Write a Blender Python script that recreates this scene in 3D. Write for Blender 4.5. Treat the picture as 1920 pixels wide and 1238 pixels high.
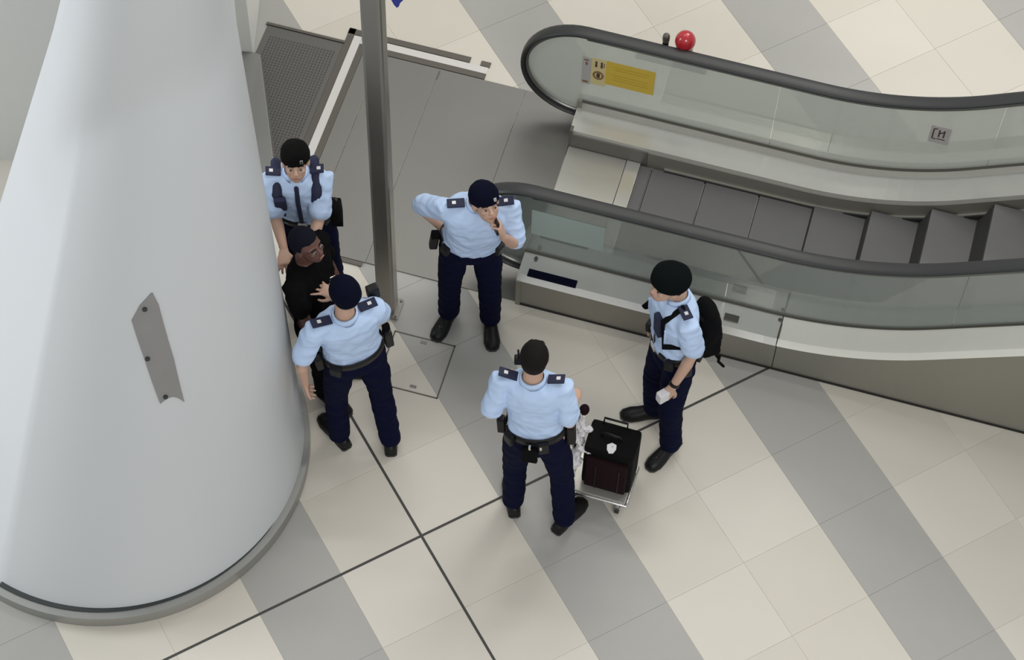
import bpy, bmesh, math, random
from mathutils import Vector, Matrix, noise
for o in list(bpy.data.objects): bpy.data.objects.remove(o, do_unlink=True)
SC = bpy.context.scene; COL = SC.collection
random.seed(4); R = math.radians; PI = math.pi

# ------------------------------------------------------------------ camera
cd = bpy.data.cameras.new('camera'); cam = bpy.data.objects.new('camera', cd); COL.objects.link(cam)
cd.sensor_width = 36; cd.sensor_fit = 'HORIZONTAL'; cd.lens = 80.635; cd.clip_end = 200
_p, _r = R(58.734), R(-2.24)
_rt = Vector((1, 0, 0)); _fw = Vector((0, math.cos(_p), -math.sin(_p))); _dn = _fw.cross(_rt)
_x = _rt*math.cos(_r) + _dn*math.sin(_r); _y = -_rt*math.sin(_r) + _dn*math.cos(_r)
M = Matrix((_x, -_y, -_fw)).transposed().to_4x4(); M.translation = (0.4975, -5.9766, 12.2492)
cam.matrix_world = M; SC.camera = cam
# ------------------------------------------------------------------ world, lights, exposure
w = bpy.data.worlds.new('world'); SC.world = w; w.use_nodes = True
w.node_tree.nodes['Background'].inputs[0].default_value = (0.93, 0.97, 1.0, 1)
w.node_tree.nodes['Background'].inputs[1].default_value = 0.47
def area(name, loc, target, sx, sy, power, col=(1, .97, .92)):
    l = bpy.data.lights.new(name, 'AREA'); l.shape = 'RECTANGLE'; l.size = sx; l.size_y = sy; l.energy = power; l.color = col
    o = bpy.data.objects.new(name, l); COL.objects.link(o); o.location = loc
    o.rotation_euler = (Vector(target)-Vector(loc)).to_track_quat('-Z', 'Y').to_euler(); return o
area('fill_light_far', (5.5, 8.0, 8.0), (3.8, 4.6, 0), 4, 3, 330, (1, .96, .88))  # added area lamp that brightens the far right floor
area('fill_light_near', (2.5, -6.5, 8.5), (1.0, -1.5, 0), 4, 2.5, 320, (1, .97, .92))  # added area lamp that brightens the near floor
area('fill_light_left', (-9.0, 1.8, 5.0), (-2.6, .5, 1.6), 3, 3, 420, (.93, .97, 1))  # lamp added off to the left to brighten the column's left facet
area('ceiling_fill', (2.2, 8.6, 11.8), (2.2, 8.6, 0), 10, 5, 190, (1, .98, .94))  # unseen bright panel added overhead for the level steel to reflect
for k, (lx, ly) in enumerate(((-1.2, 4.6), (2.4, 5.2), (5.6, 3.0))):
    area('ceiling_strip', (lx, ly, 11.5), (lx, ly, 0), 2.0, .35, 75)
SC.view_settings.view_transform = 'Standard'; SC.view_settings.look = 'None'
SC.view_settings.gamma = 1; SC.view_settings.use_curve_mapping = False; SC.view_settings.exposure = 0.1

# ------------------------------------------------------------------ materials
def mat(name, col, rough=.6, metal=0., var=0., scale=6., bump=0., bscale=40., spec=.5, coat=0., stretch=None):
    m = bpy.data.materials.new(name); m.use_nodes = True; nt = m.node_tree; b = nt.nodes['Principled BSDF']
    b.inputs['Base Color'].default_value = (*col, 1); b.inputs['Roughness'].default_value = rough
    b.inputs['Metallic'].default_value = metal; b.inputs['Specular IOR Level'].default_value = spec
    if coat: b.inputs['Coat Weight'].default_value = coat; b.inputs['Coat Roughness'].default_value = .12
    tc = nt.nodes.new('ShaderNodeTexCoord'); mp = nt.nodes.new('ShaderNodeMapping')
    if stretch: mp.inputs['Scale'].default_value = stretch
    nt.links.new(tc.outputs['Object'], mp.inputs[0])
    if var:
        n = nt.nodes.new('ShaderNodeTexNoise'); n.inputs['Scale'].default_value = scale; n.inputs['Detail'].default_value = 4
        mx = nt.nodes.new('ShaderNodeMix'); mx.data_type = 'RGBA'
        mx.inputs[6].default_value = (*[c*(1-var) for c in col], 1); mx.inputs[7].default_value = (*[min(1, c*(1+var)) for c in col], 1)
        nt.links.new(mp.outputs[0], n.inputs['Vector']); nt.links.new(n.outputs[0], mx.inputs[0]); nt.links.new(mx.outputs[2], b.inputs['Base Color'])
    if bump:
        n = nt.nodes.new('ShaderNodeTexNoise'); n.inputs['Scale'].default_value = bscale; n.inputs['Detail'].default_value = 3
        bp = nt.nodes.new('ShaderNodeBump'); bp.inputs['Strength'].default_value = bump; bp.inputs['Distance'].default_value = .01
        nt.links.new(mp.outputs[0], n.inputs['Vector']); nt.links.new(n.outputs[0], bp.inputs['Height']); nt.links.new(bp.outputs[0], b.inputs['Normal'])
    return m
CREAM = mat('cream_stone', (.57, .535, .47), .3, var=.035, scale=3, spec=.35)
CREAM2 = mat('cream_stone_pale', (.60, .565, .50), .3, var=.035, scale=3, spec=.35)
GREY = mat('grey_stone', (.355, .348, .328), .3, var=.04, scale=4, spec=.35)
GROUT = mat('grout', (.30, .29, .265), .5, spec=.35)
JOINT = mat('dark_joint', (.05, .05, .045), .7)
PLASTER = mat('column_white', (.585, .605, .62), .42, var=.02, scale=1.2, spec=.3)
WALLM = mat('wall_paint', (.70, .70, .67), .6)
CONC = mat('bare_patch', (.25, .245, .24), .7, var=.06, scale=8)
TRIMM = mat('skirting_steel', (.36, .36, .34), .38, .6, var=.05)
DARKLINE = mat('shadow_gap', (.03, .035, .035), .6)
STEEL = mat('stainless_steel', (.50, .485, .44), .34, .6, var=.05, scale=5, stretch=(1, 8, 1))
STEEL_P = mat('polished_steel', (.66, .65, .61), .22, .6, var=.04, scale=5)
STEEL_M = mat('matt_steel_plate', (.20, .194, .178), .36, .6, var=.05, scale=2)
DECK = mat('brushed_deck', (.74, .73, .66), .42, .1, var=.03)
STEEL_D = mat('side_cladding', (.30, .29, .25), .5, .6, var=.05, scale=3)
STEP = mat('step_metal', (.16, .156, .158), .55, .4, var=.05)
STEPD = mat('step_riser', (.05, .048, .046), .6, .5)
RUBBER = mat('handrail_rubber', (.022, .023, .023), .45)
GUIDE = mat('handrail_guide', (.22, .22, .21), .35, .8)
BLACK = mat('black_gap', (.012, .011, .01), .6)
POLE = mat('pole_steel', (.30, .29, .27), .30, .85, var=.06, scale=2, stretch=(6, 6, .6))
GRATEM = mat('grate_metal', (.125, .12, .112), .5, .4)
GRATEH = mat('grate_hole', (.07, .068, .065), .8)
STRIP = mat('strip_dark_metal', (.115, .105, .09), .45, .5)
PALE = mat('strip_pale_steel', (.62, .60, .58), .35, .3)
GREYM = mat('grey_metal_kerb', (.20, .20, .19), .45, .3)
YEL = mat('sticker_yellow', (.60, .42, .045), .5, var=.04)
YELW = mat('sticker_pale_yellow', (.62, .52, .26), .5)
STG = mat('sticker_grey', (.42, .40, .39), .5)
INK = mat('sticker_ink', (.06, .03, .02), .5)
INKR = mat('sticker_brown', (.22, .11, .04), .5)
BACKG = mat('sticker_back', (.33, .40, .375), .5)
RED = mat('red_plastic', (.40, .014, .022), .22, coat=.5)
BLUE = mat('blue_sign', (.015, .03, .28), .4)
SHIRT = mat('pale_blue_shirt', (.50, .64, .88), .8, var=.03, scale=14, bump=.25, bscale=22, spec=.2)
NAVY = mat('navy_trousers', (.0035, .005, .024), .9, bump=.3, bscale=18, spec=.1)
NAVYD = mat('dark_navy_cloth', (.003, .004, .014), .9, spec=.08)
EPAU = mat('epaulette_navy', (.008, .012, .045), .7)
BLK = mat('black_leather', (.005, .005, .0055), .45, spec=.3)
BLKF = mat('black_fabric', (.005, .005, .0055), .95, bump=.3, bscale=25, spec=.08)
HAIR = mat('black_hair', (.009, .007, .006), .8, spec=.15, bump=.5, bscale=120)
SKIN = mat('skin_light', (.52, .33, .245), .55, var=.05, scale=20)
SKIND = mat('skin_dark', (.13, .06, .045), .5, var=.05, scale=20)
WHITE = mat('white_plastic', (.70, .69, .71), .35)
EYEW = mat('eye_white', (.30, .27, .25), .4)
LIP = mat('lips', (.36, .16, .13), .5)
SILVER = mat('silver_metal', (.7, .69, .68), .22, 1.)
CASE = mat('suitcase_fabric', (.014, .005, .007), .85, spec=.12, var=.2, scale=10, bump=.25, bscale=50)
CASET = mat('suitcase_black', (.004, .004, .0045), .8, spec=.12, bump=.2, bscale=60)
GLOVE = mat('white_glove', (.72, .72, .75), .7)
def glass_mat(name, tint, amt, frost, dc=(.62, .65, .60)):
    m = bpy.data.materials.new(name); m.use_nodes = True; nt = m.node_tree; nt.nodes.clear()
    o = nt.nodes.new('ShaderNodeOutputMaterial'); t = nt.nodes.new('ShaderNodeBsdfTransparent'); t.inputs[0].default_value = (*tint, 1)
    g = nt.nodes.new('ShaderNodeBsdfGlossy'); g.inputs['Roughness'].default_value = .03
    d = nt.nodes.new('ShaderNodeBsdfDiffuse'); d.inputs[0].default_value = (*dc, 1)
    m1 = nt.nodes.new('ShaderNodeMixShader'); m1.inputs[0].default_value = frost
    m2 = nt.nodes.new('ShaderNodeMixShader'); f = nt.nodes.new('ShaderNodeLayerWeight'); f.inputs[0].default_value = .18
    nt.links.new(t.outputs[0], m1.inputs[1]); nt.links.new(d.outputs[0], m1.inputs[2])
    nt.links.new(f.outputs[1], m2.inputs[0]); nt.links.new(m1.outputs[0], m2.inputs[1]); nt.links.new(g.outputs[0], m2.inputs[2])
    nt.links.new(m2.outputs[0], o.inputs[0]); return m
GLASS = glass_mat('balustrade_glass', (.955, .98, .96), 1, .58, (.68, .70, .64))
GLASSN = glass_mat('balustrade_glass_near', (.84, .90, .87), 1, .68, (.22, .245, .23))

# ------------------------------------------------------------------ mesh helpers
class MB:
    def __init__(s): s.v = []; s.f = []
    def add(s, vs, fs):
        k = len(s.v); s.v += [tuple(v) for v in vs]; s.f += [tuple(i+k for i in f) for f in fs]; return s
    def box(s, c, d, rot=None):
        vs = []
        for x in (-.5, .5):
            for y in (-.5, .5):
                for z in (-.5, .5):
                    v = Vector((x*d[0], y*d[1], z*d[2]))
                    if rot is not None: v = rot @ v
                    vs.append(v+Vector(c))
        return s.add(vs, [(0, 1, 3, 2), (4, 6, 7, 5), (0, 4, 5, 1), (2, 3, 7, 6), (0, 2, 6, 4), (1, 5, 7, 3)])
    def loft(s, rings):       # closed tube through rings of equal count, capped
        n = len(rings[0]); vs = [v for r in rings for v in r]; fs = []
        for k in range(len(rings)-1):
            for i in range(n):
                j = (i+1) % n; fs.append((k*n+i, k*n+j, (k+1)*n+j, (k+1)*n+i))
        fs.append(tuple(range(n-1, -1, -1))); fs.append(tuple((len(rings)-1)*n+i for i in range(n)))
        return s.add(vs, fs)
    def tube(s, pts, rad, n=14, caps=True, flat=(1, 1)):
        pts = [Vector(p) for p in pts]; rad = rad if isinstance(rad, (list, tuple)) else [rad]*len(pts)
        d0 = (pts[1]-pts[0]).normalized(); d1 = (pts[-1]-pts[-2]).normalized()
        P = list(pts); Q = list(rad)
        if caps:
            pre = [(pts[0]-d0*rad[0]*math.sin(a), rad[0]*math.cos(a)) for a in (1.35, .9, .45)]
            post = [(pts[-1]+d1*rad[-1]*math.sin(a), rad[-1]*math.cos(a)) for a in (.45, .9, 1.35)]
            P = [p for p, _ in pre]+P+[p for p, _ in post]; Q = [q for _, q in pre]+Q+[q for _, q in post]
        up = Vector((0, 0, 1)) if abs(d0.z) < .9 else Vector((0, 1, 0)); rings = []
        for k, p in enumerate(P):
            a = P[max(0, k-1)]; b = P[min(len(P)-1, k+1)]; d = (b-a).normalized()
            x = up.cross(d)
            if x.length < .05: x = Vector((1, 0, 0)).cross(d)
            x.normalize(); y = d.cross(x)
            rings.append([p+(x*math.cos(t)*flat[0]+y*math.sin(t)*flat[1])*Q[k] for t in [2*PI*i/n for i in range(n)]])
        return s.loft(rings)
    def ell(s, c, r, rot=None, nu=18, nv=10):
        c = Vector(c); vs = []; fs = []
        def T(v):
            v = Vector((v[0]*r[0], v[1]*r[1], v[2]*r[2]))
            return (rot @ v if rot is not None else v)+c
        vs.append(T((0, 0, 1)))
        for i in range(1, nv):
            a = PI*i/nv
            for j in range(nu): b = 2*PI*j/nu; vs.append(T((math.sin(a)*math.cos(b), math.sin(a)*math.sin(b), math.cos(a))))
        vs.append(T((0, 0, -1))); L = len(vs)-1
        for j in range(nu): fs.append((0, 1+j, 1+(j+1) % nu))
        for i in range(nv-2):
            for j in range(nu):
                a = 1+i*nu+j; b = 1+i*nu+(j+1) % nu; fs.append((a, a+nu, b+nu, b))
        for j in range(nu): fs.append((L, 1+(nv-2)*nu+(j+1) % nu, 1+(nv-2)*nu+j))
        return s.add(vs, fs)
    def build(s, name, m, parent=None, smooth=False, bevel=0., auto=True):
        me = bpy.data.meshes.new(name); me.from_pydata(s.v, [], s.f)
        bm = bmesh.new(); bm.from_mesh(me); bmesh.ops.recalc_face_normals(bm, faces=bm.faces)
        if bevel: bmesh.ops.bevel(bm, geom=[e for e in bm.edges if e.calc_face_angle(0) > .6], offset=bevel, segments=2, affect='EDGES', profile=.6)
        bm.to_mesh(me); bm.free()
        if smooth: me.polygons.foreach_set('use_smooth', [True]*len(me.polygons))
        me.materials.append(m); o = bpy.data.objects.new(name, me); COL.objects.link(o)
        if parent: o.parent = parent
        return o
def tag(o, label=None, cat=None, group=None, kind=None):
    for k, v in (('label', label), ('category', cat), ('group', group), ('kind', kind)):
        if v: o[k] = v
    return o
def empty(name, loc, label, cat, rz=0, group=None):
    o = bpy.data.objects.new(name, None); COL.objects.link(o); o.location = loc; o.rotation_euler = (0, 0, rz); o.empty_display_size = .1
    return tag(o, label, cat, group)

# ------------------------------------------------------------------ floor of square stone tiles
YAW = R(30.848); T_ = .53
OX, OY = .009, .012
floor = MB().box((0, 0, -.06), (26, 26, .09)).build('floor', GROUT); floor.location = (OX, OY, 0); floor.rotation_euler.z = YAW
tag(floor, kind='structure')
nt = GROUT.node_tree            # the slab beyond the separate tiles carries the same stripes
# grid-aligned stripe pattern on the slab
tc = nt.nodes.new('ShaderNodeTexCoord'); sx = nt.nodes.new('ShaderNodeSeparateXYZ'); nt.links.new(tc.outputs['Object'], sx.inputs[0])
dv = nt.nodes.new('ShaderNodeMath'); dv.operation = 'DIVIDE'; dv.inputs[1].default_value = T_; nt.links.new(sx.outputs[0], dv.inputs[0])
fl = nt.nodes.new('ShaderNodeMath'); fl.operation = 'FLOORED_MODULO'; fl.inputs[1].default_value = 3; nt.links.new(dv.outputs[0], fl.inputs[0])
cm = nt.nodes.new('ShaderNodeMath'); cm.operation = 'COMPARE'; cm.inputs[1].default_value = 1.5; cm.inputs[2].default_value = .5; nt.links.new(fl.outputs[0], cm.inputs[0])
mx = nt.nodes.new('ShaderNodeMix'); mx.data_type = 'RGBA'; mx.inputs[6].default_value = (.57, .535, .47, 1); mx.inputs[7].default_value = (.355, .348, .328, 1)
nt.links.new(cm.outputs[0], mx.inputs[0])
nt.links.new(mx.outputs[2], nt.nodes['Principled BSDF'].inputs['Base Color'])
cy, sy_ = math.cos(YAW), math.sin(YAW)
def grid(lx, ly): return (OX+lx*cy-ly*sy_, OY+lx*sy_+ly*cy)
def tile_mesh(name, m, l, r, f, b):
    # local 0..T_ square, gaps l r f b
    g = .0007; x0, x1, y0, y1 = l, T_-r, f, T_-b; h = .022
    vs = [(x0, y0, -h), (x1, y0, -h), (x1, y1, -h), (x0, y1, -h), (x0, y0, -.002), (x1, y0, -.002), (x1, y1, -.002), (x0, y1, -.002),
          (x0+g, y0+g, 0), (x1-g, y0+g, 0), (x1-g, y1-g, 0), (x0+g, y1-g, 0)]
    fs = [(8, 9, 10, 11)]+[(i, (i+1) % 4, (i+1) % 4+4, i+4) for i in range(4)]+[(i+4, (i+1) % 4+4, (i+1) % 4+8, i+8) for i in range(4)]
    me = bpy.data.meshes.new(name); me.from_pydata(vs, [], fs); me.materials.append(m); return me
E0 = Vector((.541, 1.656, 0)); EA = R(-14.2)
EX = Vector((math.cos(EA), math.sin(EA), 0)); EY = Vector((-math.sin(EA), math.cos(EA), 0))
cache = {}
for i in range(-7, 13):
    for q in range(-10, 12):      # q: local y cell
        cx, cyy = grid((i+.5)*T_, (q+.5)*T_)
        if not (-4.1 < cx < 5.0 and -2.3 < cyy < 5.8): continue
        d = Vector((cx, cyy, 0))-E0; s_, t_ = d.dot(EX), d.dot(EY)
        if s_ > .2 and .32 < t_ < 1.3: continue
        if math.hypot(cx+1.86, cyy-.52) < .7: continue
        a = .0006; l = .008 if i == 0 else a; r = .008 if i == -1 else a
        f = .008 if q == 0 else a; b = .008 if q == -1 else a
        mm = GREY if i % 3 == 1 else (CREAM2 if (i*7+q*13) % 5 < 2 else CREAM)
        key = (l, r, f, b, mm.name)
        if key not in cache: cache[key] = tile_mesh('tile', mm, l, r, f, b)
        o = bpy.data.objects.new('tile', cache[key]); COL.objects.link(o); o.parent = floor; o.location = (i*T_, q*T_, 0)
MB().box((1.0, 0, -.0055), (9.5, .0165, .008)).build('expansion_joint', JOINT, floor)
MB().box((0, .3, -.0055), (.0165, 9.0, .0082)).build('expansion_joint', JOINT, floor)
MB().box((1.3, 1.2, -.0085), (11, 11, .013)).build('grout_bed', GROUT, floor)

# ------------------------------------------------------------------ column
CX0, CY0 = -1.859, .519
def col_r(z):
    if z < 3.35: return 1.14-.205*z
    if z < 4.3: return .453-.16*(z-3.35)
    return .301+.03*(z-4.3)
def col_c(z):
    zz = min(z, 4.3)
    return CX0+.15*zz, CY0+.15*zz
def col_pt(th, z, off=0.):
    r = col_r(z)+off; cx, cy_ = col_c(z)
    d = (math.degrees(th)+360) % 360      # vertical crease at 240 degrees
    if 170 < d < 240:
        k = min(1, max(0, 3.3-z)/.8); r *= 1+k*(math.cos(R(35))/math.cos(R(d-205))-1)
    zr = 3.45-.0009*max(0, 290-d)**1.5 if 200 < d else 3.45      # front swell above a soft ridge, shaped to darken the upper shaft
    fa = abs(((d-275)+180) % 360-180)
    if z > zr and fa < 75: r += .30*min(z-zr, 1.1)*math.cos(fa/75*PI/2)**1.2
    return Vector((cx+r*math.cos(th), cy_+r*math.sin(th), z))
nth = 144; zs = [0, .11]+[.11+(3.35-.11)*k/34 for k in range(1, 35)]+[3.42, 3.6, 3.9, 4.25, 4.3, 4.4, 5, 6, 8, 10, 12.5]
vs = []; fs = []
for z in zs:
    for j in range(nth): vs.append(col_pt(2*PI*j/nth, z))
for k in range(len(zs)-1):
    for j in range(nth): a = k*nth+j; b = k*nth+(j+1) % nth; fs.append((a, b, b+nth, a+nth))
mb = MB(); mb.add(vs, fs)
column = empty('column', (CX0, CY0, 0), 'broad white tapering column with a steel skirting, filling the left side', 'column')
def cbuild(mb, name, m, smooth=True, parent=None, bevel=0):
    mb.v = [(v[0]-CX0, v[1]-CY0, v[2]) for v in mb.v]; return mb.build(name, m, parent or column, smooth, bevel)
cbuild(mb, 'shaft', PLASTER)
def ring(th0, th1, r0, r1, z0, z1, n=90):
    mb = MB(); rings = []
    for k in range(n+1):
        th = th0+(th1-th0)*k/n; c, s = math.cos(th), math.sin(th)
        rings.append([(CX0+rr*c, CY0+rr*s, zz) for rr, zz in ((r0, z0), (r1, z0), (r1, z1), (r0, z1))])
    return mb.loft(rings)
cbuild(ring(R(-121), R(120), 1.10, 1.168, 0.001, .10), 'skirting', TRIMM, False)
cbuild(ring(R(-119), R(120), 1.09, 1.125, .10, .109), 'shadow_gap', DARKLINE, False)
# bare patch where the cladding is cut open
lft = [(-76.1, 2.286), (-80.7, 2.221), (-83.8, 2.131), (-78.0, 1.882), (-71.3, 1.557)]
rgt = [(-75.4, 2.288), (-72.5, 2.202), (-70.7, 2.101), (-66.1, 1.837), (-62.0, 1.515)]
def samp(L, u):
    k = min(int(u*(len(L)-1)), len(L)-2); f = u*(len(L)-1)-k
    return (L[k][0]*(1-f)+L[k+1][0]*f, L[k][1]*(1-f)+L[k+1][1]*f)
vs = []; fs = []; nu, nv = 16, 6
for off in (-.02, .007):
    for a in range(nu+1):
        p, q = samp(lft, a/nu), samp(rgt, a/nu)
        for b in range(nv+1):
            f = b/nv; th = p[0]*(1-f)+q[0]*f; z = p[1]*(1-f)+q[1]*f + (.045*math.sin(PI*f) if a == nu else 0)
            vs.append(col_pt(R(th), z, off))
S1 = (nu+1)*(nv+1)
for a in range(nu):
    for b in range(nv):
        i0 = S1+a*(nv+1)+b; fs.append((i0, i0+1, i0+nv+2, i0+nv+1))
for a in range(nu):
    for b in (0, nv): i0 = a*(nv+1)+b; fs.append((i0, i0+nv+1, i0+nv+1+S1, i0+S1))
for a in (0, nu):
    for b in range(nv): i0 = a*(nv+1)+b; fs.append((i0, i0+1, i0+1+S1, i0+S1))
patch = cbuild(MB().add(vs, fs), 'patch_plate', CONC, False); patch['label'] = 'bare grey plate with three bolts'
for th, z in ((-78.6, 2.20), (-76.7, 1.88), (-69.4, 1.60)):
    p = col_pt(R(th), z, .01); n = Vector((math.cos(R(th)), math.sin(R(th)), .2)).normalized()
    mb = MB().tube([p-n*.01, p+n*.008], .013, 8, False); cbuild(mb, 'bolt', DARKLINE, False, patch)

# walls behind the column
tag(MB().box((-2.81, 5.9, 3.0), (3.0, 4.75, 6.0)).build('wall_left', WALLM, bevel=.01), kind='structure')
tag(MB().box((-3.6, 4.9, 3.0), (3.0, 4.6, 6.02)).build('wall_far_left', WALLM, bevel=.01), kind='structure')

# ------------------------------------------------------------------ escalator frame
def eloc(s, t, z=0): return (s, t, z)
def eempty(name, label, cat): return empty(name, tuple(E0), label, cat, EA)
# steel floor strips, grate and kerb, all in the escalator's axes
st = eempty('floor_track', 'pair of dark metal floor strips with a pale band turning a corner beside the pole', 'floor track')
MB().box((-1.685, 1.26, .004), (.045, 1.045, .008)).build('metal_strip', STRIP, st)
MB().box((-1.28, 1.757, .004), (.86, .045, .008)).build('metal_strip', STRIP, st)
MB().box((-.742, 1.752, .004), (.066, .042, .008)).build('metal_strip', STRIP, st)
MB().box((-1.582, 1.10, .0045), (.045, 1.14, .009)).build('metal_strip', STRIP, st)
MB().box((-1.14, 1.65, .0045), (.85, .045, .009)).build('metal_strip', STRIP, st)
MB().box((-1.632, 1.15, .003), (.056, 1.16, .006)).build('pale_band', PALE, st)
MB().box((-1.16, 1.70, .003), (.89, .056, .006)).build('pale_band', PALE, st)
gr = eempty('floor_grate', 'dark grey perforated metal floor grate beside the white column', 'grate')
MB().box((-1.98, .98, .002), (.54, 1.32, .006)).build('grate_plate', GRATEM, gr)
mb = MB()
for a in range(22):
    for b in range(54):
        mb.box((-2.20+a*.0215, .36+b*.0225, .0055), (.011, .012, .0022))
h = mb.build('grate_hole', GRATEH, gr); h['kind'] = 'stuff'
MB().box((-1.98, 1.652, .006), (.56, .02, .014)).build('grate_frame', STRIP, gr)
kb = eempty('metal_kerb', 'plain grey metal kerb running between the column and the floor grate', 'kerb')
mb = MB(); mb.loft([[(-2.33, 1.36, 0), (-2.19, 1.36, 0), (-2.20, 1.36, .05), (-2.33, 1.36, .06)], [(-1.98, .2, 0), (-1.64, .2, 0), (-1.66, .2, .05), (-1.98, .2, .06)]])
mb.build('kerb_cap', GREYM, kb, bevel=.006)
# landing plates
lp = eempty('landing_plate', 'smooth grey steel landing plate in front of the escalator', 'floor plate')
MB().box((-1.497, .815, .003), (.122, 1.612, .010)).build('plate_panel', STEEL_M, lp, bevel=.001)
MB().box((-1.229, .815, .003), (.406, 1.612, .010)).build('plate_panel', STEEL_M, lp, bevel=.001)
MB().box((-.725, .815, .003), (.596, 1.612, .010)).build('plate_panel', STEEL_M, lp, bevel=.001)
MB().box((-.229, .815, .003), (.39, 1.612, .010)).build('plate_panel', STEEL_M, lp, bevel=.001)
MB().box((-1.14, -.012, .004), (.2, .03, .012)).build('drain_slot', STRIP, lp)
MB().box((-1.02, 1.57, .0085), (.012, .07, .002)).build('lift_slot', STRIP, lp)

SLO = math.tan(R(30)); S0 = 1.5; RC = 2.0
def g(s):
    if s < S0: return 0
    a = RC*math.sin(R(30))
    if s-S0 < a: return RC-math.sqrt(RC*RC-(s-S0)**2)
    return RC-RC*math.cos(R(30))+(s-S0-a)*SLO
esc = eempty('escalator', 'steel and glass escalator rising to the right with dark steps and rubber handrails', 'escalator')
SEND = 6.2
def srange(a, b, st=.08):
    n = max(1, int(math.ceil((b-a)/st))); return [a+(b-a)*k/n for k in range(n+1)]
def extr(prof, a, b, name, m, parent=esc, base=False, smooth=False):
    # prof: list of (t,z) closed; base=True keeps z marked None on the floor
    rings = [[(s, t, (z+g(s)) if z is not None else 0.0) for t, z in prof] for s in srange(a, b)]
    return MB().loft(rings).build(name, m, parent, smooth)
# outer side claddings in panels (down to the floor)
for (a, b) in ((-.03, 1.62), (1.625, 3.3), (3.305, 4.9), (4.905, SEND)):
    extr([(.0, None), (.0, .268), (.04, .268), (.04, None)], a, b, 'side_panel', STEEL_D)
    extr([(1.64, None), (1.64, .268), (1.68, .268), (1.68, None)], a, b, 'side_panel', STEEL_D)
MB().box((-.015, .12, .135), (.03, .26, .27)).build('end_cap', STEEL_D, esc)
MB().box((-.015, 1.57, .135), (.03, .26, .27)).build('end_cap', STEEL_D, esc)
extr([(-.008, .001), (-.008, .014), (.03, .014), (.03, .001)], -.03, 1.4, 'base_gap', BLACK)
MB().box((3.7, .008, .007), (5.0, .034, .013)).build('base_gap', BLACK, esc)
# outer decks: two facets
for (a, b) in ((-.03, 1.615), (1.622, 3.4), (3.405, SEND)):
    extr([(-.004, .268), (.035, .292), (.195, .304), (.195, .262)], a, b, 'outer_deck', STEEL_P if a < 1.6 else DECK)
    extr([(1.684, .268), (1.645, .292), (1.485, .304), (1.485, .262)], a, b, 'outer_deck', STEEL)
MB().box((.185, .055, .299), (.31, .055, .006)).build('deck_slot', NAVYD, esc)
MB().box((1.315, .095, .304), (.09, .045, .008)).build('key_switch', STRIP, esc)
MB().box((1.619, .115, .301), (.012, .15, .006)).build('deck_seam', STRIP, esc)
MB().ell((1.605, .165, .306), (.014, .014, .008)).build('deck_screw', STRIP, esc)
MB().ell((.05, .16, .305), (.012, .02, .006)).build('deck_screw', STRIP, esc)
# inner decks and skirts
for (a, b) in ((-.03, 3.4), (3.402, SEND)):
    extr([(1.46, .26), (1.445, .20), (1.27, .175), (1.26, .13), (1.46, .13)], a, b, 'inner_deck', STEEL_P)
    extr([(.225, .26), (.24, .20), (.415, .175), (.425, .13), (.225, .13)], a, b, 'inner_deck', STEEL)
for (a, b) in ((-.03, .50), (.502, SEND)):
    dm = STEEL_M if a < .4 else STEEL_D
    extr([(1.262, .15), (1.255, .15), (1.255, -.16 if a > .4 else .001), (1.262, -.16 if a > .4 else .001)], a, b, 'skirt_panel', dm)
    extr([(.424, .15), (.431, .15), (.431, -.16 if a > .4 else .001), (.424, -.16 if a > .4 else .001)], a, b, 'skirt_panel', dm)
MB().box((-.02, 1.355, .09), (.02, .19, .18)).build('end_cap', STEEL_M, esc)
MB().box((-.02, .33, .09), (.02, .19, .18)).build('end_cap', STEEL_M, esc)
extr([(1.254, -.005), (1.254, .018), (1.236, .018), (1.236, -.005)], .62, SEND, 'skirt_brush', BLACK)
extr([(1.255, .020), (1.255, .032), (1.244, .032), (1.244, .020)], .62, SEND, 'skirt_strip', STEEL)
extr([(.432, -.005), (.432, .012), (.446, .012), (.446, -.005)], .62, SEND, 'skirt_brush', STEEL)
# comb and inner landing cover
MB().box((.17, .843, .012), (.39, .82, .022)).build('comb_cover', STEEL, esc, bevel=.002)
MB().box((.415, .843, .013), (.09, .82, .024)).build('comb_plate', STEEL_P, esc, bevel=.002)
mb = MB()
for k in range(80): mb.box((.472, .438+k*.0102, .006), (.03, .0045, .01))
mb.build('comb_teeth', STEEL, esc)['kind'] = 'stuff'
# steps
SP = .36
rb = MB()
treadv = MB(); treadv.box((SP/2, 0, -.006), (SP-.012, .80, .012))
tread = treadv.build('tread', STEP, None); me_t = tread.data
riserv = MB(); riserv.loft([[(-.075*(1-k/6)**1.3, y, -.23+.215*k/6) for y in (-.40, .40)] + [(.012-.075*(1-k/6)**1.3, y, -.23+.215*k/6) for y in (.40, -.40)] for k in range(7)])
riser = riserv.build('riser', STEPD, None); me_r = riser.data
bpy.data.objects.remove(tread); bpy.data.objects.remove(riser)
for k in range(-1, 15):
    s = .54+SP*k; z = g(s+SP*.6)+.014
    o = bpy.data.objects.new('step', me_t); COL.objects.link(o); o.parent = esc; o.location = (s, .843, z)
    r = bpy.data.objects.new('riser', me_r); COL.objects.link(r); r.parent = o
# under-step pan so no light leaks
extr([(.43, -.30), (.43, -.28), (1.256, -.28), (1.256, -.30)], .45, SEND, 'truss_pan', BLACK)
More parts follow.
